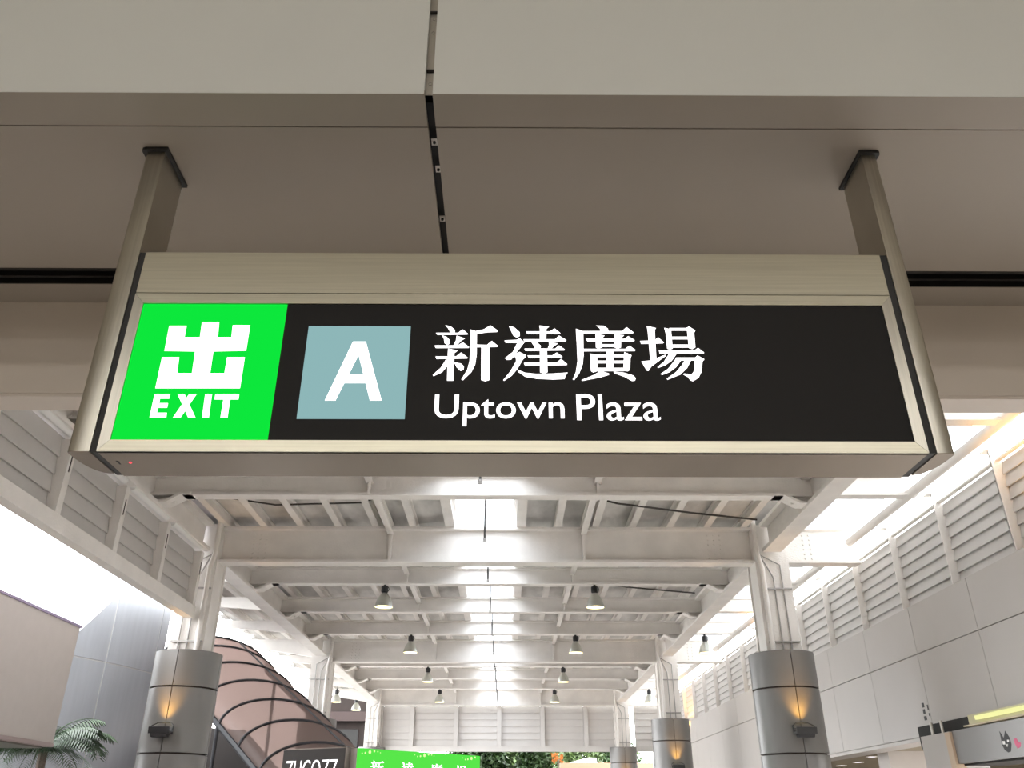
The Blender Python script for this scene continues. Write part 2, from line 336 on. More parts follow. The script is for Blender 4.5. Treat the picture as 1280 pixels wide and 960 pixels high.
CHANG = [[(640, 222), (770, 218), (800, 190), (852, 235), (845, 243), (650, 248)], [(700, 90), (782, 108), (770, 125), (785, 380), (740, 410), (730, 380), (708, 130)],
 [(650, 405), (740, 395), (865, 345), (868, 355), (740, 450), (715, 488), (700, 485), (665, 425)], [(855, 105), (915, 120), (930, 290), (905, 298), (882, 290), (870, 160)],
 [(1045, 110), (1075, 95), (1132, 130), (1120, 150), (1132, 280), (1105, 295), (1075, 285), (1058, 130)], [(900, 108), (1065, 108), (1065, 130), (910, 130)],
 [(915, 185), (1075, 185), (1075, 207), (920, 207)], [(920, 255), (1085, 255), (1085, 280), (925, 280)], [(808, 305), (1120, 308), (1155, 285), (1210, 325), (1205, 335), (815, 335)],
 [(900, 335), (965, 338), (920, 400), (860, 440), (800, 462), (795, 455), (850, 410)],
 [(960, 370), (1130, 370), (1150, 352), (1212, 385), (1195, 405), (1185, 500), (1160, 550), (1110, 580), (1085, 570), (1070, 545), (1025, 520), (1030, 512), (1100, 520), (1120, 490), (1128, 395), (950, 395)],
 [(960, 380), (1005, 395), (960, 455), (900, 500), (835, 525), (825, 515), (890, 470)], [(1040, 390), (1095, 392), (1060, 460), (1000, 520), (885, 567), (878, 558), (960, 500), (1010, 440)]]
for ch, ox in ((XIN, 530), (DA, 530), (GUANG, 710), (CHANG, 710)): traced('character', ch, ox, 395, 64 / 9, dp, fy)
for w_, u0, u1 in (('Uptown', 543, 705.5), ('Plaza', 721, 825)):
    me = text_mesh('word', w_, 'white_e', .002)
    top = 491.5 if w_ == 'Plaza' else 492.5
    bot = 524.5 if w_ == 'Plaza' else 532
    fit_text(me, lambda x, z, d: Vector((x, fy - d, z)), sp(u0, 510).x, sp(u1, 510).x, sp(640, bot).z, sp(640, top).z, .0006)
    link('word', me, dp)
p = at_z(163, 578, Z0); MB().lathe([(0, -.002), (.0035, -.0015), (.004, 0)], (p.x, p.y, Z0), 10).build('status_light', 'red_e', sg)
p = at_z(148, 578, Z0); MB().prism([(0, -.012), (.006, -.004), (.002, -.004), (.002, .012), (-.002, .012), (-.002, -.004), (-.006, -.004)], lambda q, t: (p.x + q[0], p.y + q[1] , t), Z0 - .0006, Z0).build('arrow_mark', 'ink', sg)
p = sp(712, 371); MB().lathe([(0, -.002), (.003, -.001), (.003, 0)], n=8).build('screw', 'ink', sg); o = sg.children[-1]; o.location = (p.x, DS, p.z); o.rotation_euler = (pi / 2, 0, 0)

# ------------------------------------------------------------------ the steel roof of the walkway
XL, XR, XC = -4.40, 3.82, -.29
XE, XW = -6.25, 5.22                 # left eave edge, right wall plane
ZT, ZBIG, ZSEC, ZGIR = 5.40, 4.87, 5.11, 4.98
BIG = (3.2, 12.0, 20.8, 29.6)
rf = thing('roof', 'white painted steel roof of beams, purlins and skylight over the walkway', 'roof', kind='structure')
def beam_big(y):
    b = MB().ibeam('x', XL + .2, XR - .2, y, ZBIG, ZT, .24, .035, .025)
    o = b.build('main_beam', 'steel', rf)
    MB().ibeam('x', XR + .2, XW - .05, y, ZBIG, ZT, .24, .035, .025).build('beam_end', 'steel', o)
    MB().prism([(XL - .2, ZBIG + .12), (XL - .2, ZT), (XE, ZT), (XE, ZT - .16)], lambda p, t: (p[0], t, p[1]), y - .06, y + .06).build('beam_end', 'steel', o)
    for x in (XC - 1.42, XC + 1.42): box('stiffener', 'steel', o, x - .018, x + .018, y - .118, y - .0125, ZBIG + .035, ZT - .035)
    bb = MB()
    for xs in (XL + .75, XR - .75, XR + .62):
        for k in (-.09, 0, .09) if xs < XR else (-.05, .05):
            for i in range(6): bb.lathe([(0, -.014), (.013, -.014), (.016, 0)], (0, 0, 0), 6); n = 18; z = ZBIG + .09 + i * .07; base = len(bb.v) - n; bb.v[base:] = [(xs + k + q[0], y - .0125 + q[2], z + q[1]) for q in bb.v[base:]]
    q = bb.build('bolt_heads', 'steel', o); q['kind'] = 'stuff'
    return o
def beam_small(y):
    o = MB().ibeam('x', XL + .01, XR - .01, y, ZSEC, ZT, .17, .03, .02).build('secondary_beam', 'steel', rf)
    MB().ibeam('x', XR + .01, XW - .12, y, ZSEC + .02, ZT, .15, .03, .02).build('beam_end', 'steel', o)
    MB().prism([(XL - .01, ZSEC + .02), (XL - .01, ZT), (XE, ZT), (XE, ZT - .14)], lambda p, t: (p[0], t, p[1]), y - .04, y + .04).build('beam_end', 'steel', o)
    for x in (XC - 1.42, XC + 1.42): box('stiffener', 'steel', o, x - .016, x + .016, y - .083, y - .01, ZSEC + .03, ZT - .03)
    for x, s_ in ((XL, 1), (XR, -1)):   # flared haunch where the beam meets the long girder
        MB().prism([(x + s_ * .1, ZGIR + .03), (x + s_ * .22, ZGIR + .03), (x + s_ * .40, ZSEC), (x + s_ * .52, ZSEC), (x + s_ * .52, ZSEC + .025), (x + s_ * .38, ZSEC + .025), (x + s_ * .2, ZGIR + .055), (x + s_ * .1, ZGIR + .055)],
                   lambda p, t: (p[0], t, p[1]), y - .11, y + .11).build('haunch', 'steel', o)
        box('haunch_web', 'steel', o, min(x + s_ * .01, x + s_ * .3), max(x + s_ * .01, x + s_ * .3), y - .01, y + .01, ZGIR + .05, ZSEC + .02)
for y in BIG: beam_big(y)
SEC = [y0 + 2.2 * k for y0 in BIG[:3] for k in (1, 2, 3)]
for y in SEC: beam_small(y)
for y0, y1 in zip(BIG, BIG[1:]):
    for x in (XL, XR):
        MB().ibeam('y', y0 + .28, y1 - .28, x, ZGIR, ZT, .26, .05, .03).build('long_girder', 'steel', rf)
        pass
    for x in (XC - 1.42, XC + 1.42):
        MB().ibeam('y', y0 + .13, y1 - .13, x, ZT - .12, ZT + .02, .09, .02, .015).build('stringer', 'steel', rf)
    MB().tube([(XW - .2, y0 + .16, 5.16), (XW - .2, y1 - .16, 5.16)], .062, 10).build('edge_pipe', 'steel', rf, True)
SKY0, SKY1 = XC - .47, XC + .42
px = [SKY0 - .08 - .55 * k for k in range(10)] + [SKY1 + .08 + .55 * k for k in range(7)]
for x in px:
    MB().ibeam('y', 2.9, 31.2, x, ZT + .003, ZT + .15, .10 if x not in (px[0], px[10]) else .14, .015, .02).build('purlin', 'steel', rf)
ys = [3.2 + 2.2 * k for k in range(13)]
for y in ys:
    box('deck_panel', 'deck', rf, XE, SKY0, y - .06, y + 2.14, ZT + .155, ZT + .185)
    box('deck_panel', 'deck', rf, SKY1, XR + .35, y - .06, y + 2.14, ZT + .155, ZT + .185)
    box('skylight_pane', 'glass', rf, SKY0, SKY1, y - .06, y + 2.14, ZT + .30, ZT + .31)
    box('glazing_pane', 'aisle_glass', rf, XR + .37, XW + .1, y - .06, y + 2.14, ZT + .16, ZT + .17)
for x in (SKY0, SKY1): box('skylight_upstand', 'steel', rf, x - .03, x + .03, 3.1, 31.7, ZT + .15, ZT + .33)
for k in range(33): # ragged corrugated sheet ends along the left eave
    y = 3.3 + k * .85
    box('sheet_end', 'deck', rf, XE - .10 - .05 * (k % 2), XE + .02, y, y + .5, ZT + .13, ZT + .16)
for i, y in enumerate([8.7 + 2.2 * k for k in range(10)]):
    t = thing('sprinkler_pipe', ORD[i] + ' thin dark sprinkler drop pipe below the skylight, counted from the sign', 'pipe', 'sprinkler drop pipes under the skylight', loc=(XC - .01, y, 0))
    MB().tube([(0, 0, ZT + .30), (0, 0, 4.93)], .0135, 8).build('pipe', 'cable', t)
    MB().lathe([(.0135, .05), (.022, .045), (.022, .02), (.012, .012), (.026, .004), (.026, 0), (0, 0)], (0, 0, 4.88), 10).build('sprinkler_head', 'conduit', t)
for y in (10.9, 15.3, 24.1): # cable runs under the deck
    MB().tube([(XL + .3, y, ZT + .13), (XL + 1.2, y + .08, ZT + .02), (XL + 2.4, y - .05, ZT + .01), (XC - 1.5, y, ZT + .1)], .012, 6).build('cable_run', 'cable', rf)
    MB().tube([(XR - .25, y + .5, ZT - .04), (XR - 1.2, y + .3, ZT - .01), (XR - 2.3, y - .05, ZT + .005), (XC + 1.5, y, ZT + .1)], .014, 6).build('cable_run', 'cable', rf)

# ------------------------------------------------------------------ columns
CW = .44
ROWS = [(0, .69), (.7, 1.5), (1.51, 2.31), (2.32, 3.12), (3.13, 3.60)]
arc = {}
def clad_mesh(z0, z1, q):
    key = (z0, z1, q)
    if key not in arc:
        b = MB(); n = 12; g_ = .012
        a0, a1 = q * pi / 2 + g_, (q + 1) * pi / 2 - g_
        V = []
        for z in (z0 + .006, z1 - .006):
            for r in (CW, CW - .025):
                for k in range(n + 1):
                    a = a0 + (a1 - a0) * k / n; V.append((r * cos(a), r * sin(a), z))
        m_ = n + 1; Fs = []
        for k in range(n):
            Fs += [(k, k + 1, 2 * m_ + k + 1, 2 * m_ + k), (m_ + k + 1, m_ + k, 3 * m_ + k, 3 * m_ + k + 1), (2 * m_ + k, 2 * m_ + k + 1, 3 * m_ + k + 1, 3 * m_ + k), (k + 1, k, m_ + k, m_ + k + 1)]
        Fs += [(0, 2 * m_, 3 * m_, m_), (n, m_ + n, 3 * m_ + n, 2 * m_ + n)]
        arc[key] = b.add(V, Fs).mesh('cladding_panel', 'clad', True)
    return arc[key]
for side, x in (('left', XL), ('right', XR)):
    for i, y in enumerate(BIG[1:]):
        t = thing('column', f'{["nearest","middle","farthest"][i]} white steel column with round grey metal casing on the {side}', 'column', 'columns along the walkway', loc=(x, y, 0))
        s_ = 1 if side == 'left' else -1
        b = MB(); 
        b.box(-.24, .24, -.22, -.185, 0, ZT); b.box(-.24, .24, .185, .22, 0, ZT); b.box(-.02, .02, -.185, .185, 0, ZT)
        b.box(-.22, -.205, -.185, .185, 3.3, ZT); b.box(.205, .22, -.185, .185, 3.3, ZT)
        b.build('steel_shaft', 'steel', t)
        for z0, z1 in ROWS:
            for q in range(4): link('cladding_panel', clad_mesh(z0, z1, q), t)
        MB().lathe([(CW - .03, 0), (CW - .03, 3.57), (.0, 3.575)], n=24).build('casing_core', 'seam', t, True)
        for dx, zt in ((s_ * .02, 4.72), (s_ * -.10, 4.9)):
            MB().tube([(s_ * .22, -.24, ZT - .03), (s_ * .17, -.245, 4.95), (dx, -.245, zt - .1), (dx, -.245, 3.5)], .011, 6).build('conduit', 'conduit', t)
        MB().tube([(s_ * .21, -.27, ZT + .05), (s_ * .21, -.27, 4.95), (s_ * .17, -.27, 4.75), (s_ * .17, -.27, 3.5)], .035, 10).build('down_pipe', 'steel', t, True)
        for z in (3.72, 4.45): box('clamp_bar', 'conduit', t, -.2, .22, -.262, -.22, z, z + .02)
for side, x in (('left', XL), ('right', XR)):
    for i, y in enumerate(BIG[1:]):
        if side == 'left' and i: continue
        lab = {'left': 'black uplight on the nearest left column', 'right': f'black uplight on the {["nearest","middle","farthest"][i]} right column'}[side]
        t = thing('uplight', lab, 'light', 'uplights on the columns', loc=(x, y - CW, 2.58))
        b = MB(); b.prism([(-.20, .03), (-.19, -.05), (-.05, -.05), (-.04, .03), (-.05, .03), (-.06, -.02), (-.18, -.02), (-.19, .03)], lambda p, q: (q, p[0], p[1]), -.13, .13)
        b.prism([(-.19, -.05), (-.05, -.05), (-.08, -.09), (-.16, -.09)], lambda p, q: (q, p[0], p[1]), -.10, .10)
        b.build('lamp_body', 'lampblk', t)
        MB().tube([(-.135, -.12, -.01), (-.14, -.08, .05), (-.08, -.03, .09), (.08, -.03, .09), (.14, -.08, .05), (.135, -.12, -.01)], .008, 6).build('bracket', 'lampblk', t)
        MB().tube([(0, -.06, 0), (0, .0, .02)], .02, 8).build('arm', 'lampblk', t)
        box('lens', 'bulb', t, -.08, .08, -.17, -.07, -.018, -.014)
        ld = bpy.data.lights.new('uplight_beam', 'SPOT'); ld.energy = 34; ld.color = (1, .50, .08); ld.spot_size = radians(75); ld.spot_blend = .8; ld.shadow_soft_size = .04
        lo = bpy.data.objects.new('uplight_beam', ld); COL.objects.link(lo); lo.parent = t; lo.location = (0, -.13, .04); lo.rotation_euler = (pi - .22, 0, 0)

# ------------------------------------------------------------------ louvre walls
def slat_mesh(length, depth=.15, h=.15, axis='y'):
    pr = [(0, h * .04), (-depth * .20, -h * .93), (-depth * .20, -h * 1.0), (-depth * .09, -h * 1.0), (.012, h * .04)]
    b = MB(); b.prism(pr, (lambda p, t: (p[0], t, p[1])) if axis == 'y' else (lambda p, t: (t, p[0], p[1])), 0, length)
    return b.mesh('slat', 'slat')
wl = thing('wall_left', 'hanging white louvre wall between the hall and the nearest left column', 'wall', kind='structure')
LY = [11.62 - 1.31 * k for k in range(7)]
zl0, zl1 = 4.19, 4.97
box('bottom_rail', 'steel', wl, XL - .06, XL + .07, LY[-1] - .5, 11.72, 4.03, zl0)
box('backing', 'slat', wl, XL - .07, XL - .05, LY[-1] - .5, 11.6, zl0, zl1)
sm = slat_mesh(1.2, .13, .185)
for k in range(len(LY)):
    y = LY[k]
    po = box('post', 'steel', wl, XL - .05, XL + .075, y - .05, y + .05, zl0, zl1 - .03)
    box('slot', 'seam', po, XL + .0755, XL + .079, y - .012, y + .006, zl0 + .42, zl0 + .60)
    if k < len(LY) - 1:
        for j in range(4):
            o = link('slat', sm, wl, (XL - .045, y - .055, zl0 + .188 + j * .185)); o.rotation_euler = (0, 0, pi)
for y0 in LY[1:]:
    MB().tube([(XL + .06, y0 + .1, zl1 + .012), (XL + .06, y0 + 1.2, zl1 + .012)], .045, 10).build('head_tube', 'white', wl, True)

wr = thing('wall_right', 'cream panelled right wall with white louvres above', 'wall', kind='structure')
RZ0, RZ1 = 3.98, 4.97
RY = [12.34 + 1.355 * k for k in range(-7, 14)]
sm = slat_mesh(1.26, .14, .139)
box('louvre_backing', 'slat', wr, XW + .10, XW + .12, RY[0], RY[-1], RZ0, RZ1)
for k, y in enumerate(RY):
    po = MB().box(XW - .04, XW + .09, y - .045, y - .03, RZ0, RZ1 + .12).box(XW + .0, XW + .02, y - .03, y + .045, RZ0, RZ1 + .12).box(XW - .0, XW + .09, y + .03, y + .045, RZ0, RZ1 + .12).build('post', 'steel', wr)
    box('post_cap', 'steel', po, XW - .09, XW + .1, y - .07, y + .07, RZ1 + .12, RZ1 + .135)
    if k < len(RY) - 1:
        for j in range(7):
            link('slat', sm, wr, (XW + .07, y + .048, RZ0 + .141 + j * .139))
        box('head_rail', 'steel', wr, XW + .0, XW + .06, y + .048, y + 1.305, RZ1 + .0, RZ1 + .02)
PYS = [9.26 + 1.515 * k for k in range(-4, 16)]
RA, RB_, RC = 3.98, 3.405, 2.476
box('panel_backing', 'seam', wr, XW - .02, XW + .15, PYS[0], PYS[-1], 2.66, RA - .01)
pm = {}
YN = at_x(1150, 909, XW - .065).y; RN = at_x(1150, 909, XW - .065).z
for row, (z0, z1) in enumerate(((RB_ + .005, RA), (RC, RB_ - .005))):
    me = MB().box(XW - .065, XW - .015, .004, 1.511, z0, z1).mesh('panel', 'panel')
    ms = MB().box(XW - .065, XW - .015, .004, 1.511, RN, z1).mesh('panel', 'panel')
    for y in PYS[:-1]:
        if row and y < YN < y + 1.515:
            MB().prism([(y + .004, RN), (YN, RN), (YN, z0), (y + 1.511, z0), (y + 1.511, z1), (y + .004, z1)], lambda p, t: (t, p[0], p[1]), XW - .065, XW - .015).build('panel', 'panel', wr)
        else: link('panel', ms if row and y < YN else me, wr, (0, y, 0))
box('ledge', 'panel', wr, XW - .03, XW + .15, PYS[0], PYS[-1], RA - .01, RA - .002)
box('soffit_edge', 'panel', wr, XW - .065, XW + .30, YN, PYS[-1], RC - .05, RC - .006); box('wall_lining', 'panel', wr, XW - .014, XW + .15, YN, PYS[-1], RC - .006, 2.66)
mk = at_x(1158, 888, XW - .066)
for i, (u0, v0, u1, v1) in enumerate(((1152, 879, 1155.5, 884), (1153.5, 887, 1157, 892), (1155, 895.5, 1159, 900), (1158.5, 881, 1161, 887), (1161, 891.5, 1162.5, 895))):
    a = at_x(u0, v0, XW - .066); c = at_x(u1, v1, XW - .066)
    o = box('square_mark', 'ink', wr, XW - .069, XW - .0655, min(a.y, c.y), max(a.y, c.y), min(a.z, c.z), max(a.z, c.z))
for i, y in enumerate((7.2, 16.4, 25.2)):
    t = thing('flood_light', f'{["nearest","middle","farthest"][i]} amber flood light on the right wall ledge', 'light', 'amber flood lights on the right wall', loc=(XW - .07, y, 3.70))
    box('wall_plate', 'lampblk', t, -.01, .008, -.06, .06, -.08, .08); MB().tube([(-.01, 0, 0), (-.2, 0, -.04)], .015, 8).build('arm', 'lampblk', t)
    MB().box(-.30, -.16, -.1, .1, -.09, -.01).build('lamp_body', 'lampblk', t); box('lens', 'bulb', t, -.285, -.175, -.085, .085, -.01, -.005)
    ld = bpy.data.lights.new('flood_beam', 'SPOT'); ld.energy = 95; ld.color = (1, .50, .10); ld.spot_size = radians(105); ld.spot_blend = .7; ld.shadow_soft_size = .06
    lo = bpy.data.objects.new('flood_beam', ld); COL.objects.link(lo); lo.parent = t; lo.location = (-.23, 0, .02); lo.rotation_euler = (pi, 0.5, 0)

we = thing('wall_end', 'white louvre wall closing the far end of the walkway', 'wall', kind='structure')
EY = 29.75
EX = [at_y(u, 905, EY).x for u in (476, 515, 570, 624, 678, 732, 772)]
ez0, ez1 = at_y(640, 933, EY).z, ZBIG
box('bottom_rail', 'slat', we, EX[0] - .1, XW, EY - .06, EY + .1, ez0 - .16, ez0)
box('backing', 'slat', we, EX[0], EX[-1], EY + .07, EY + .09, ez0, ez1)
for k, x in enumerate(EX):
    box('post', 'slat', we, x - .07, x + .07, EY - .07, EY + .06, ez0, ez1)
    if k < len(EX) - 1:
        sm = slat_mesh(EX[k + 1] - x - .15, .16, .205, 'x')
        for j in range(6): link('slat', sm, we, (x + .075, EY + .06, ez0 + .21 + j * .205))
x0, x1 = XR + .45, XW
box('backing', 'slat', we, x0, x1, EY + .07, EY + .09, ez0, ez1); sm = slat_mesh(x1 - x0, .16, .205, 'x')
for j in range(6): link('slat', sm, we, (x0, EY + .06, ez0 + .21 + j * .205))

# ------------------------------------------------------------------ pendant lamps
pend = [(x, y) for y in (14.2, 18.6, 23.0, 27.4) for x in (XC - 1.79, XC + 1.79)]
lm = {}
lm['cable'] = MB().tube([(0, 0, 5.10), (0, 0, 5.12)], .006, 6).mesh('cable', 'cable')
lm['housing'] = MB().lathe([(0, .40), (.02, .40), (.025, .36), (.055, .355), (.06, .34), (.06, .26), (.05, .25), (.05, .24), (0, .24)], n=16).mesh('housing', 'lampblk', True)
lm['shade'] = MB().lathe([(.035, .25), (.045, .245), (.075, .20), (.115, .14), (.140, .06), (.155, .0), (.151, .0), (.135, .06), (.11, .135), (.07, .195), (.04, .235)], n=24).mesh('shade', 'shade', True)
lm['bulb'] = MB().lathe([(0, .012), (.143, .012), (.143, .02), (0, .02)], n=24).mesh('lamp_glow', 'bulb')
lm['cord'] = MB().tube([(0, 0, .4), (0, 0, .385 + .0)], .006, 6).mesh('cord', 'cable')
def pendant(x, y, label, z=4.73, top=ZSEC):
    t = thing('pendant_lamp', label, 'lamp', 'pendant lamps under the roof', loc=(x, y, z))
    link('shade', lm['shade'], t); link('housing', lm['housing'], t); link('lamp_glow', lm['bulb'], t)
    MB().tube([(0, 0, .38), (0, 0, top - z)], .006, 6).build('cord', 'cable', t)
    MB().tube([(.06, 0, .27), (.075, 0, .31), (.06, 0, .345)], .006, 6).build('handle', 'lampblk', t)
    ld = bpy.data.lights.new('lamp_light', 'SPOT'); ld.energy = 9; ld.color = (1, .78, .42); ld.spot_size = radians(130); ld.shadow_soft_size = .1
    lo = bpy.data.objects.new('lamp_light', ld); COL.objects.link(lo); lo.parent = t; lo.location = (0, 0, -.01)
for i, (x, y) in enumerate(pend):
    pendant(x, y, f'silver pendant lamp, {ORD[i // 2]} from the sign in the {"left" if x < XC else "right"} row')
pendant(4.32, 18.6, 'silver pendant lamp in the right aisle beside the nearest right column')
pendant(4.45, 27.4, 'silver pendant lamp in the right aisle left of the middle right column')
pendant(-5.28, 27.4, 'silver pendant lamp in the left aisle nearer the middle left column', top=5.27)
pendant(-5.02, 29.6, 'small pendant lamp in the left aisle beside the farthest left column', top=5.12)

# ------------------------------------------------------------------ right side shops
sh = thing('wall_shopfront', 'recessed shop bay with beige ceiling under the right wall', 'wall', kind='structure')
box('shop_ceiling', 'shopceil', sh, XW + .3, XW + 5, 11.5, 30, RC - .03, RC); box('back_face', 'shopceil', sh, XW + 5, XW + 5.1, 3, 30, 0, RC)
box('pier', 'kiosk', sh, XW + .35, XW + 1.0, 13.2, 13.6, 0, RC - .03); box('side_face', 'shopceil', sh, XW + .1, XW + 5, 29.9, 30, 0, RC - .03)
for i, (u, v) in enumerate(((1090, 946), (1073, 953), (1052, 957))):
    p = at_z(u, v, RC - .035); t = thing('downlight', ORD[i] + ' round downlight in the shop ceiling, counted from the right', 'light', 'shop ceiling downlights', loc=tuple(p))
    MB().lathe([(0, 0), (.075, 0), (.075, .004), (0, .004)], n=16).build('lens', 'down', t); MB().lathe([(.075, -.004), (.095, -.004), (.095, .005), (.075, .005)], n=16).build('bezel', 'white', t)
fx = XW - .20
kf = thing('shop_fascia', 'stainless shop fascia with black pointed emblem below the right wall', 'fascia')
def onx(u, v, x=fx): return at_x(u, v, x)
a = onx(1190, 917); b_ = onx(1280, 893); zf1 = (a.z + b_.z) / 2; zf0 = onx(1240, 950).z
ya = a.y; yb = 3.4
MB().prism([(fx, zf0), (fx + .06, zf0), (fx + .06, zf1), (fx, zf1)], lambda p, t: (p[0], t, p[1]), yb, ya).build('fascia_panel', mat('dull_stainless', (.27, .26, .255), .42, metal=.5), kf)
yp = onx(1153, 922).y
box('end_box', 'panel', kf, fx - .02, fx + .35, ya + .02, yp, 0, onx(1170, 918).z)
box('end_trim', mat('tan_trim', (.55, .42, .30), .5), kf, fx - .03, fx + .08, ya - .0, ya + .12, 0, onx(1180, 917).z)
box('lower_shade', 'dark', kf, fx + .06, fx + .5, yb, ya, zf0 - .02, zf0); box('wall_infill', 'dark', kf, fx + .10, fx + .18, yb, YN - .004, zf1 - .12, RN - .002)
def emb(name, poly, m, d):
    pts = [onx(1120 + x / 8, 850 + y / 8, fx) for x, y in poly]
    MB().prism([(q.y, q.z) for q in pts], lambda p, t: (t, p[0], p[1]), fx - d, fx).build(name, m, kf)
emb('emblem', [(1035, 512), (1078, 582), (1092, 508), (1132, 570), (1155, 640), (1150, 715), (1125, 725), (1090, 700), (1065, 655)], 'ink', .002)
emb('emblem_spot', [(1065, 610), (1090, 610), (1095, 645), (1072, 645)], 'white', .003); emb('emblem_spot', [(1112, 597), (1132, 597), (1132, 620), (1114, 624)], 'white', .003); emb('emblem_spot', [(1102, 640), (1122, 640), (1120, 668), (1104, 665)], 'white', .003)
emb('pink_mark', [(1178, 590), (1205, 580), (1225, 620), (1248, 625), (1250, 665), (1220, 688), (1190, 640)], 'pink', .002)
lt = thing('strip_light', 'yellow lit strip light above the stainless fascia', 'light')
la = onx(1210, 903, fx + .02); lb = onx(1280, 884, fx + .02)
ly0, ly1 = 4.2, la.y; lz0, lz1 = zf1 + .01, zf1 + .13
box('light_tray', mat('cream_light_tray', (.62, .58, .36), .5), lt, fx + .03, fx + .07, ly0, ly1, lz0, lz1); box('tray_lip', mat('tan_tray_lip', (.55, .47, .33), .5), lt, fx - .04, fx + .03, ly0, ly1, lz0, lz0 + .015)
box('tube', 'tube', lt, fx - .005, fx + .025, ly0, onx(1219, 898, fx).y, lz0 + .055, lz0 + .095)
MB().tube([(fx + .02, yp - .25, zf1 - .02), (fx + .02, yp - .25, RN)], .02, 8).build('hanger', 'zinc', kf); MB().tube([(fx + .02, yp - .5, zf1 - .02), (fx + .02, yp - .5, RN)], .016, 8).build('hanger', 'zinc', kf)

# ------------------------------------------------------------------ left side: tower, kiosk, palm, canopy
tw = thing('curved_tower', 'curved grey metal panelled tower behind the nearest left column', 'building')
TM = at_y(132, 828, 15.6); R_ = 8.55; nx, ny = .944, -.33
tcx, tcy = TM.x - R_ * nx, TM.y - R_ * ny
a_m = math.atan2(ny, nx)
def tpt(a, z, r=R_): return Vector((tcx + r * cos(a), tcy + r * sin(a), z))
a_end = a_m + .19; a_seam2 = a_m + .158; a_start = a_m - .34
def ztop(a):   # sloping cut of the tower top
    return 4.32 + max(0, min(1, (a - (a_m - .10)) / .13)) * 1.28 + max(0, a - a_m) * 5.5
zrow = [0, 2.0, TM.z, 9]
cuts = [a_start, a_m, a_seam2, a_end]
for (aa, ab) in zip(cuts, cuts[1:]):
    for (z0, z1) in zip(zrow, zrow[1:]):
        n = 14; V = []; Fs = []
        for k in range(n + 1):
            a = aa + .002 + (ab - aa - .004) * k / n
            zz1 = max(min(z1 - .012, ztop(a)), z0 + .012)
            for r in (R_, R_ - .05):
                V += [tpt(a, z0 + .012, r), tpt(a, zz1, r)]
        for k in range(n):
            o = 4 * k
            Fs += [(o, o + 4, o + 5, o + 1), (o + 2, o + 3, o + 7, o + 6), (o + 1, o + 5, o + 7, o + 3), (o, o + 2, o + 6, o + 4)]
        Fs += [(0, 1, 3, 2), (4 * n, 4 * n + 2, 4 * n + 3, 4 * n + 1)]
        MB().add(V, Fs).build('tower_panel', 'tower', tw, True)
V = []; Fs = []; n = 30
for k in range(n + 1):
    a = a_start + (a_end - a_start) * k / n
    V += [tpt(a, 0, R_ - .012), tpt(a, ztop(a) - .01, R_ - .012)]
for k in range(n): Fs.append((2 * k, 2 * k + 2, 2 * k + 3, 2 * k + 1))
MB().add(V, Fs).build('joint_backing', 'tseam', tw)
V = []; Fs = []
pa = tpt(a_end, 0); pb = pa + Vector((-3.4, .2, 0))
MB().add([pa, pb, pb + Vector((0, 0, 6)), Vector((pa.x, pa.y, ztop(a_end)))], [(0, 1, 2, 3)]).build('end_return', 'tower', tw)

KX = -6.0
ka = at_x(100, 785, KX); kz0 = at_x(68, 929, KX).z
kk = thing('kiosk', 'beige box kiosk fascia at the left edge in front of the tower', 'kiosk')
box('fascia', 'kiosk', kk, KX - 1.6, KX, 3.5, ka.y, kz0, ka.z); box('top_trim', mat('mauve_trim', (.33, .27, .40), .5), kk, KX - 1.62, KX + .02, 3.5, ka.y + .02, ka.z, ka.z + .03)
box('bottom_edge', mat('mauve_edge', (.36, .29, .28), .6), kk, KX - 1.6, KX + .01, 3.5, ka.y + .01, kz0 - .05, kz0 - .002)
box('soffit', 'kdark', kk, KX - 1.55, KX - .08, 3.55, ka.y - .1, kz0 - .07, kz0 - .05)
box('counter_wall', 'kiosk', kk, KX - 1.5, KX - .6, 3.6, ka.y - .9, 0, kz0 - .07)

def palm(loc, label, n, L, seed, lift=.9, H=1.05):
    rnd = random.Random(seed)
    t = thing('palm', label, 'plant', 'palms beside the kiosk', loc=loc)
    MB().tube([(0, 0, 0), (.03, .02, H * .55), (0, 0, H + .05)], [.09, .07, .06], 8).build('trunk', 'bark', t, True)
    for k in range(n):
        az = 2 * pi * k / n + rnd.uniform(-.3, .3); el = rnd.uniform(.35, 1.25) * lift; l = L * rnd.uniform(.75, 1.1)
        pts = []; d = Vector((cos(az), sin(az), 0)); p = Vector((0, 0, H))
        e = el
        for i in range(9):
            pts.append(p.copy()); p = p + (d * cos(e) + Vector((0, 0, sin(e)))) * l / 8; e -= .23
        b = MB().tube(pts, [.014 - .0014 * i for i in range(9)], 5)
        s_ = d.cross(Vector((0, 0, 1)))
        for i in range(1, 8):
            for h in range(3):
                q = pts[i].lerp(pts[min(i + 1, 8)], h / 3); ll = .34 * sin(pi * (i + h / 3 + .6) / 9.2) + .05
                for sg_ in (-1, 1):
                    tip = q + s_ * sg_ * ll * .8 + d * ll * .5 + Vector((0, 0, -ll * .45)); m_ = (q + tip) / 2 + Vector((0, 0, ll * .12)); wv = d * .016
                    b.add([q, m_ - wv, tip, m_ + wv], [(0, 1, 2, 3)])
        b.build('frond', 'frond', t)
palm((-6.62, 13.0, 0), 'tall bushy green palm standing between kiosk and tower', 34, 1.05, 3, 1.1, 2.40)
palm((-7.35, 12.75, 0), 'lower dense green palm under the kiosk edge', 30, .62, 5, .9, 1.95)
palm((-6.62, 12.2, 0), 'small dense palm with drooping fronds below the kiosk corner', 30, .5, 8, .9, 1.95)

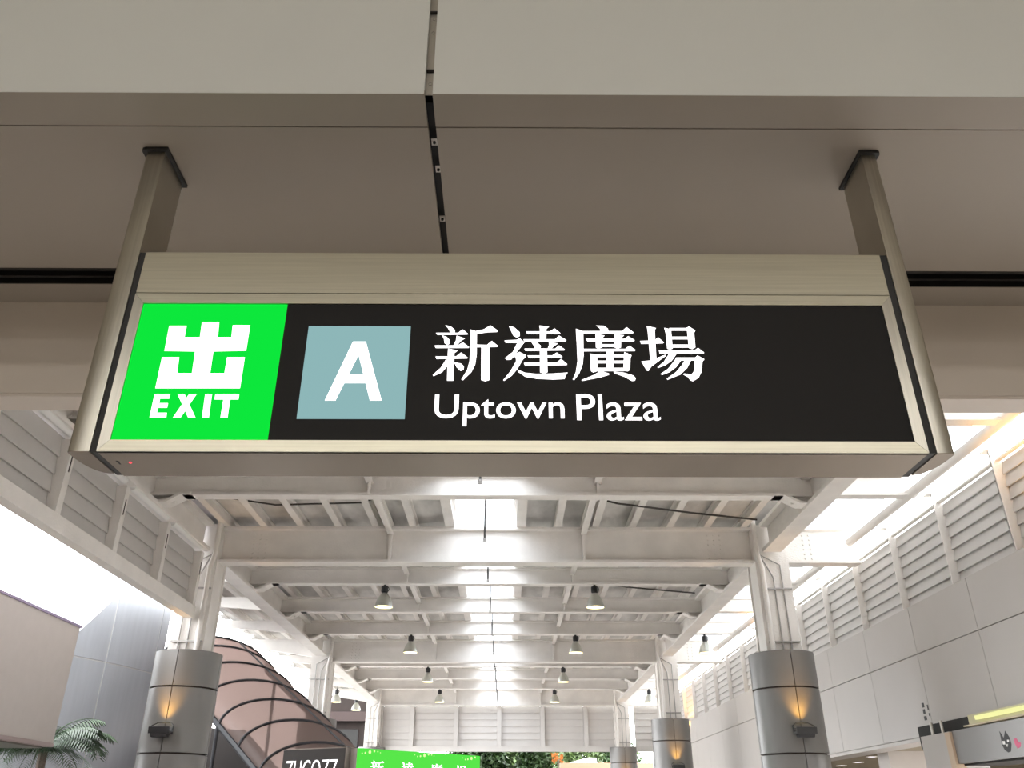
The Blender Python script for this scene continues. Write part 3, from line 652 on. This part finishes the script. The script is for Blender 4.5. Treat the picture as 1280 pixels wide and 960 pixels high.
SC = .85
x0_, z0_, al, sgm, Wd, Ht, stp = -5.915 * SC, 1.6 + 1.647 * SC, .746, .509, 2.83 * SC, .615 * SC, .858 * SC
y0_ = 18.5 * SC
axd = Vector((cos(al), -sin(al), -math.tan(sgm))); acd = Vector((sin(al), cos(al), 0)); up_ = Vector((0, 0, 1))
def cpt(k, a, e=0): return Vector((x0_, y0_, z0_)) + axd * ((k - 2) * stp) + acd * ((1 - cos(a)) / 2 * Wd + (-cos(a)) * e) + up_ * (sin(a) * (Ht + e))
cn = thing('escalator_canopy', 'bronze barrel vaulted escalator canopy with dark ribs behind the left column', 'canopy')
K0, K1 = -1.6, 5.4
ks = [K0] + list(range(-1, 6)) + [K1]
for ka_, kb_ in zip(ks, ks[1:]):
    n = 16; V = []; Fs = []
    for e in (0, .012):
        for k in (ka_, kb_):
            V += [cpt(k, pi * i / n, e) for i in range(n + 1)]
    m_ = n + 1
    for i in range(n): Fs += [(i, i + 1, m_ + i + 1, m_ + i), (2 * m_ + i, 3 * m_ + i, 3 * m_ + i + 1, 2 * m_ + i + 1)]
    MB().add(V, Fs).build('canopy_pane', 'canopy', cn, True)
for k in ks: MB().tube([cpt(k, pi * i / 20, .02) for i in range(21)], .026, 6).build('rib', 'rib', cn, True)
MB().tube([cpt(K0, pi * .62, .02), cpt(K1, pi * .62, .02)], .02, 6).build('ridge_bar', 'rib', cn)
for a in (0, pi): MB().tube([cpt(K0, a), cpt(K1, a)], .055, 6).build('edge_beam', 'rib', cn)
for a in (0.0, pi):
    pA, pB = cpt(K0, a), cpt(K1, a)
    for f in (.08, .5, .92):
        q = pA.lerp(pB, f); MB().tube([(q.x, q.y, 0), (q.x, q.y, q.z)], .035, 8).build('support_post', 'rib', cn)
es = MB(); A = [cpt(K0, 0) + acd * .25, cpt(K1, 0) + acd * .25]
for q in A: pass
V = []
for q in (cpt(K0, 0), cpt(K1, 0)):
    for off in (.3, Wd - .3):
        V += [q + acd * off + up_ * -1.9, q + acd * off + up_ * -1.25]
V = [Vector((v.x, v.y, max(v.z, .02))) for v in V]
et = MB().add(V, [(0, 1, 3, 2), (4, 6, 7, 5), (0, 4, 5, 1), (2, 3, 7, 6), (1, 5, 7, 3), (0, 2, 6, 4)]).build('escalator', 'brown', None); tag(et, 'dark brown escalator body under the bronze canopy', 'escalator')

# ------------------------------------------------------------------ shop signs in the middle distance
def plane_fn(A, B):
    d = (B - A); d.z = 0; L = d.length; d.normalize(); nrm = Vector((d.y, -d.x, 0))
    if nrm.y > 0: nrm = -nrm
    return d, nrm, L
ZS = 2.45
A = at_z(355, 937, ZS); B = at_z(432, 933.5, ZS); d, nr, L = plane_fn(A, B)
zs = thing('shop_sign', 'dark bronze sign box with white ZUCOZZ letters beside the green sign', 'sign')
def obox(name, m, par, A, d, nr, s0, s1, t0, t1, z0, z1):
    V = [A + d * s - nr * t for t in (t0, t1) for s in (s0, s1)]
    return MB().add([(*V[i].xy, z0) for i in range(4)] + [(*V[i].xy, z1) for i in range(4)], [(0, 2, 3, 1), (4, 5, 7, 6), (0, 1, 5, 4), (1, 3, 7, 5), (3, 2, 6, 7), (2, 0, 4, 6)]).build(name, m, par)
obox('box_body', 'signbox', zs, A, d, nr, 0, L, 0, .35, ZS - .62, ZS)
obox('side_return', 'signside', zs, A, d, nr, L, L + .012, 0.005, .34, ZS - .62, ZS)
obox('top_trim', 'signside', zs, A, d, nr, 0, L, -.006, .0, ZS - .012, ZS)
for s in (.1, L - .1): obox('leg', 'signbox', zs, A, d, nr, s - .04, s + .04, .1, .2, 0, ZS - .62)
me = text_mesh('word', 'ZUCOZZ', 'white_e', -.012)
zz1 = at_y(400, 950, (A.y + B.y) / 2).z
fit_text(me, lambda x, z, dd: A + d * x + nr * (.001 + dd) + Vector((0, 0, z - A.z)), L * .07, L * .90, zz1 - .27, zz1, .004); link('word', me, zs)
A = at_z(448, 935, ZS - .02); B = at_z(600, 945, ZS - .02); d, nr, L = plane_fn(A, B)
gs = thing('shop_sign', 'lit green plaza sign with white characters and dotted garlands', 'sign')
obox('sign_face', 'gsign', gs, A, d, nr, 0, L, 0, .02, ZS - .62, ZS - .02)
obox('sign_back', 'signside', gs, A, d, nr, 0, L, .02, .16, ZS - .62, ZS - .02)
for s in (.1, L - .1): obox('leg', 'signside', gs, A, d, nr, s - .04, s + .04, .05, .13, 0, ZS - .62)
def char_on(polys, s0, z1, size, par):
    xs = [p[0] for q in polys for p in q]; ysv = [p[1] for q in polys for p in q]; mx, my = min(xs), min(ysv); k = size / (max(ysv) - my)
    b = MB()
    for poly in polys:
        b.prism(poly, lambda p, t: A + d * (s0 + (p[0] - mx) * k) + nr * t + Vector((0, 0, z1 - (p[1] - my) * k - A.z)), .001, .004)
    b.build('character', 'white_e', par)
for ch, u in ((XIN, 463), (DA, 500), (GUANG, 538), (CHANG, 571)):
    s0 = (u - 448) / 152 * L * (1 - .03) ; zc = at_y(u + 8, 950.5 + (u - 463) * .055, (A + d * s0).y).z; char_on(ch, s0, zc, .20, gs)
for u0 in (449, 514, 576):
    for j, (du, dv, r) in enumerate(((0, 3, .007), (3.5, 5, .01), (7, 4.6, .014), (12, 3.6, .024), (17, 2.4, .015), (21, 3, .01), (24, 4.4, .007))):
        s0 = (u0 + du - 448) / 152 * L; q = at_y(u0 + du, 936.5 + dv + (u0 - 448) * .062, (A + d * s0).y)
        if s0 < 0.02 or s0 > L - .02: continue
        MB().prism([(r * cos(a * pi / 4), r * sin(a * pi / 4)) for a in range(8)], lambda p, t: A + d * (s0 + p[0]) + nr * t + Vector((0, 0, q.z + p[1] - A.z)), .001, .003).build('dot', 'yel_e', gs)

# ------------------------------------------------------------------ far background: building, wall, trees
bl = thing('building', 'dark brown building with a black opening beyond the left columns', 'building')
q0 = at_y(404, 850, 36); q1 = at_y(450, 850, 36); zt_ = at_y(440, 866, 36).z
box('facade', 'brown', bl, q0.x - .1, q1.x + .4, 36, 40, 0, zt_)
box('opening', 'dark', bl, q0.x, q1.x + .1, 35.9, 35.99, at_y(430, 935, 36).z, at_y(430, 912, 36).z)
box('upper_wall', mat('mauve_far_wall', (.03, .018, .018), .9), bl, q0.x - .1, at_y(420, 850, 36).x, 36, 40, zt_, at_y(410, 850, 36).z)
box('cornice', mat('mauve_cornice', (.045, .03, .028), .9), bl, q0.x - .2, q1.x + .4, 35.7, 36, zt_ - 1.1, zt_ - .75)
pw = box('garden_wall', 'peach', None, at_y(700, 953, 36).x, at_y(830, 953, 36).x, 36, 36.3, 0, at_y(740, 953.5, 36).z); tag(pw, 'peach painted garden wall under the far louvres', 'wall')
cp = thing('white_shelter', 'small white curved shelter roof above the peach wall', 'shelter')
q = at_y(733, 953, 37); zr = at_y(733, 947.5, 37).z
MB().prism([(-.95, -.25), (.45, -.25), (.40, 0), (.1, .02), (-.4, -.1)], lambda p, t: (q.x + p[0], t, zr + p[1]), 37, 38.5).build('roof_shell', 'white', cp)
for x in (-.7, .3): box('post', 'white', cp, q.x + x - .05, q.x + x + .05, 37.4, 37.5, 0, zr - .2)
def tree(x, y, h, rx, label, m, seed, n=5000):
    rnd = random.Random(seed); t = thing('tree', label, 'tree', 'trees beyond the end louvres', loc=(x, y, 0))
    MB().tube([(0, 0, 0), (.06, 0, h * .35), (0, .05, h * .8)], [.14, .1, .04], 8).build('trunk', 'bark', t, True)
    b = MB()
    for _ in range(n):
        a, c, r = rnd.uniform(0, 2 * pi), rnd.uniform(-1, 1), rnd.uniform(.35, 1) ** .5
        s_ = math.sqrt(1 - c * c); p = Vector((rx * r * s_ * cos(a), rx * r * s_ * sin(a), h * .62 + h * .40 * r * c))
        u_ = Vector((rnd.uniform(-1, 1), rnd.uniform(-1, 1), rnd.uniform(-1, .4))).normalized() * rnd.uniform(.14, .30)
        w_ = u_.cross(Vector((rnd.uniform(-1, 1), rnd.uniform(-1, 1), rnd.uniform(-1, 1)))).normalized() * .055
        b.add([p, p + u_ * .5 + w_, p + u_, p + u_ * .5 - w_], [(0, 1, 2, 3)])
    o = b.build('foliage', m, t); o['kind'] = 'stuff'
for i, (u, y, h, rx, m, lab) in enumerate(((610, 33.0, 4.3, .8, 'leaf', 'dark green tree just right of the green plaza sign'), (640, 35.2, 4.4, .9, 'leaf2', 'yellow-green tree with hanging leaves, second from the green sign'),
        (668, 33.0, 4.3, .62, 'leaf', 'dark leafy tree left of the orange flowers'), (725, 41, 5.0, 1.1, 'leaf2', 'bright green tree above the left end of the peach wall'), (768, 44.5, 5.2, 1.3, 'leaf', 'green tree behind the farthest right column'), (690, 44.8, 4.8, .9, 'leaf2', 'pale green tree behind the orange flowers'), (578, 36, 4.2, .9, 'leaf', 'dark green tree behind the end of the plaza sign'))):
    tree(at_y(u, 945, y).x, y, h, rx, lab, m, 20 + i)
fl_ = thing('flower_bush', 'orange flower cluster between the far trees', 'flowers', loc=tuple(at_y(697, 948, 32.5).xy) + (0,))
MB().tube([(0, 0, 0), (.02, 0, at_y(697, 948, 32.5).z)], .03, 6).build('stem', 'bark', fl_)
rnd = random.Random(4)
for k in range(26):
    c = Vector((rnd.uniform(-.2, .2), rnd.uniform(-.15, .15), at_y(697, 948, 32.5).z + rnd.uniform(-.14, .14))); a = rnd.uniform(0, pi)
    e1 = Vector((cos(a), .4, sin(a))).normalized() * .07; e2 = Vector((-sin(a), .3, cos(a))).normalized() * .07
    MB().add([c - e1, c - e2 * .6, c + e1, c + e2 * .6], [(0, 1, 2, 3)]).build('petal', 'petal', fl_)

def hedge(u0, u1, y, h, label, seed):
    rnd = random.Random(seed); a, b_ = at_y(u0, 945, y).x, at_y(u1, 945, y).x
    t = thing('hedge', label, 'hedge', loc=((a + b_) / 2, y, 0)); w = (b_ - a) / 2; b = MB()
    for _ in range(9000):
        p = Vector((rnd.uniform(-w, w), rnd.uniform(-.5, .5), rnd.uniform(.2, h)))
        u_ = Vector((rnd.uniform(-1, 1), rnd.uniform(-1, 1), rnd.uniform(-1, .4))).normalized() * rnd.uniform(.15, .32)
        w_ = u_.cross(Vector((rnd.uniform(-1, 1), rnd.uniform(-1, 1), rnd.uniform(-1, 1)))).normalized() * .06
        b.add([p, p + u_ * .5 + w_, p + u_, p + u_ * .5 - w_], [(0, 1, 2, 3)])
    o = b.build('foliage', 'leaf2', t); o['kind'] = 'stuff'
    for k in range(6): x = -w + w * 2 * (k + .5) / 6; MB().tube([(x, 0, 0), (x, 0, h * .8)], .05, 6).build('stem', 'bark', t)
hedge(560, 800, 47.5, 5.0, 'tall clipped green hedge far behind the trees and peach wall', 77)
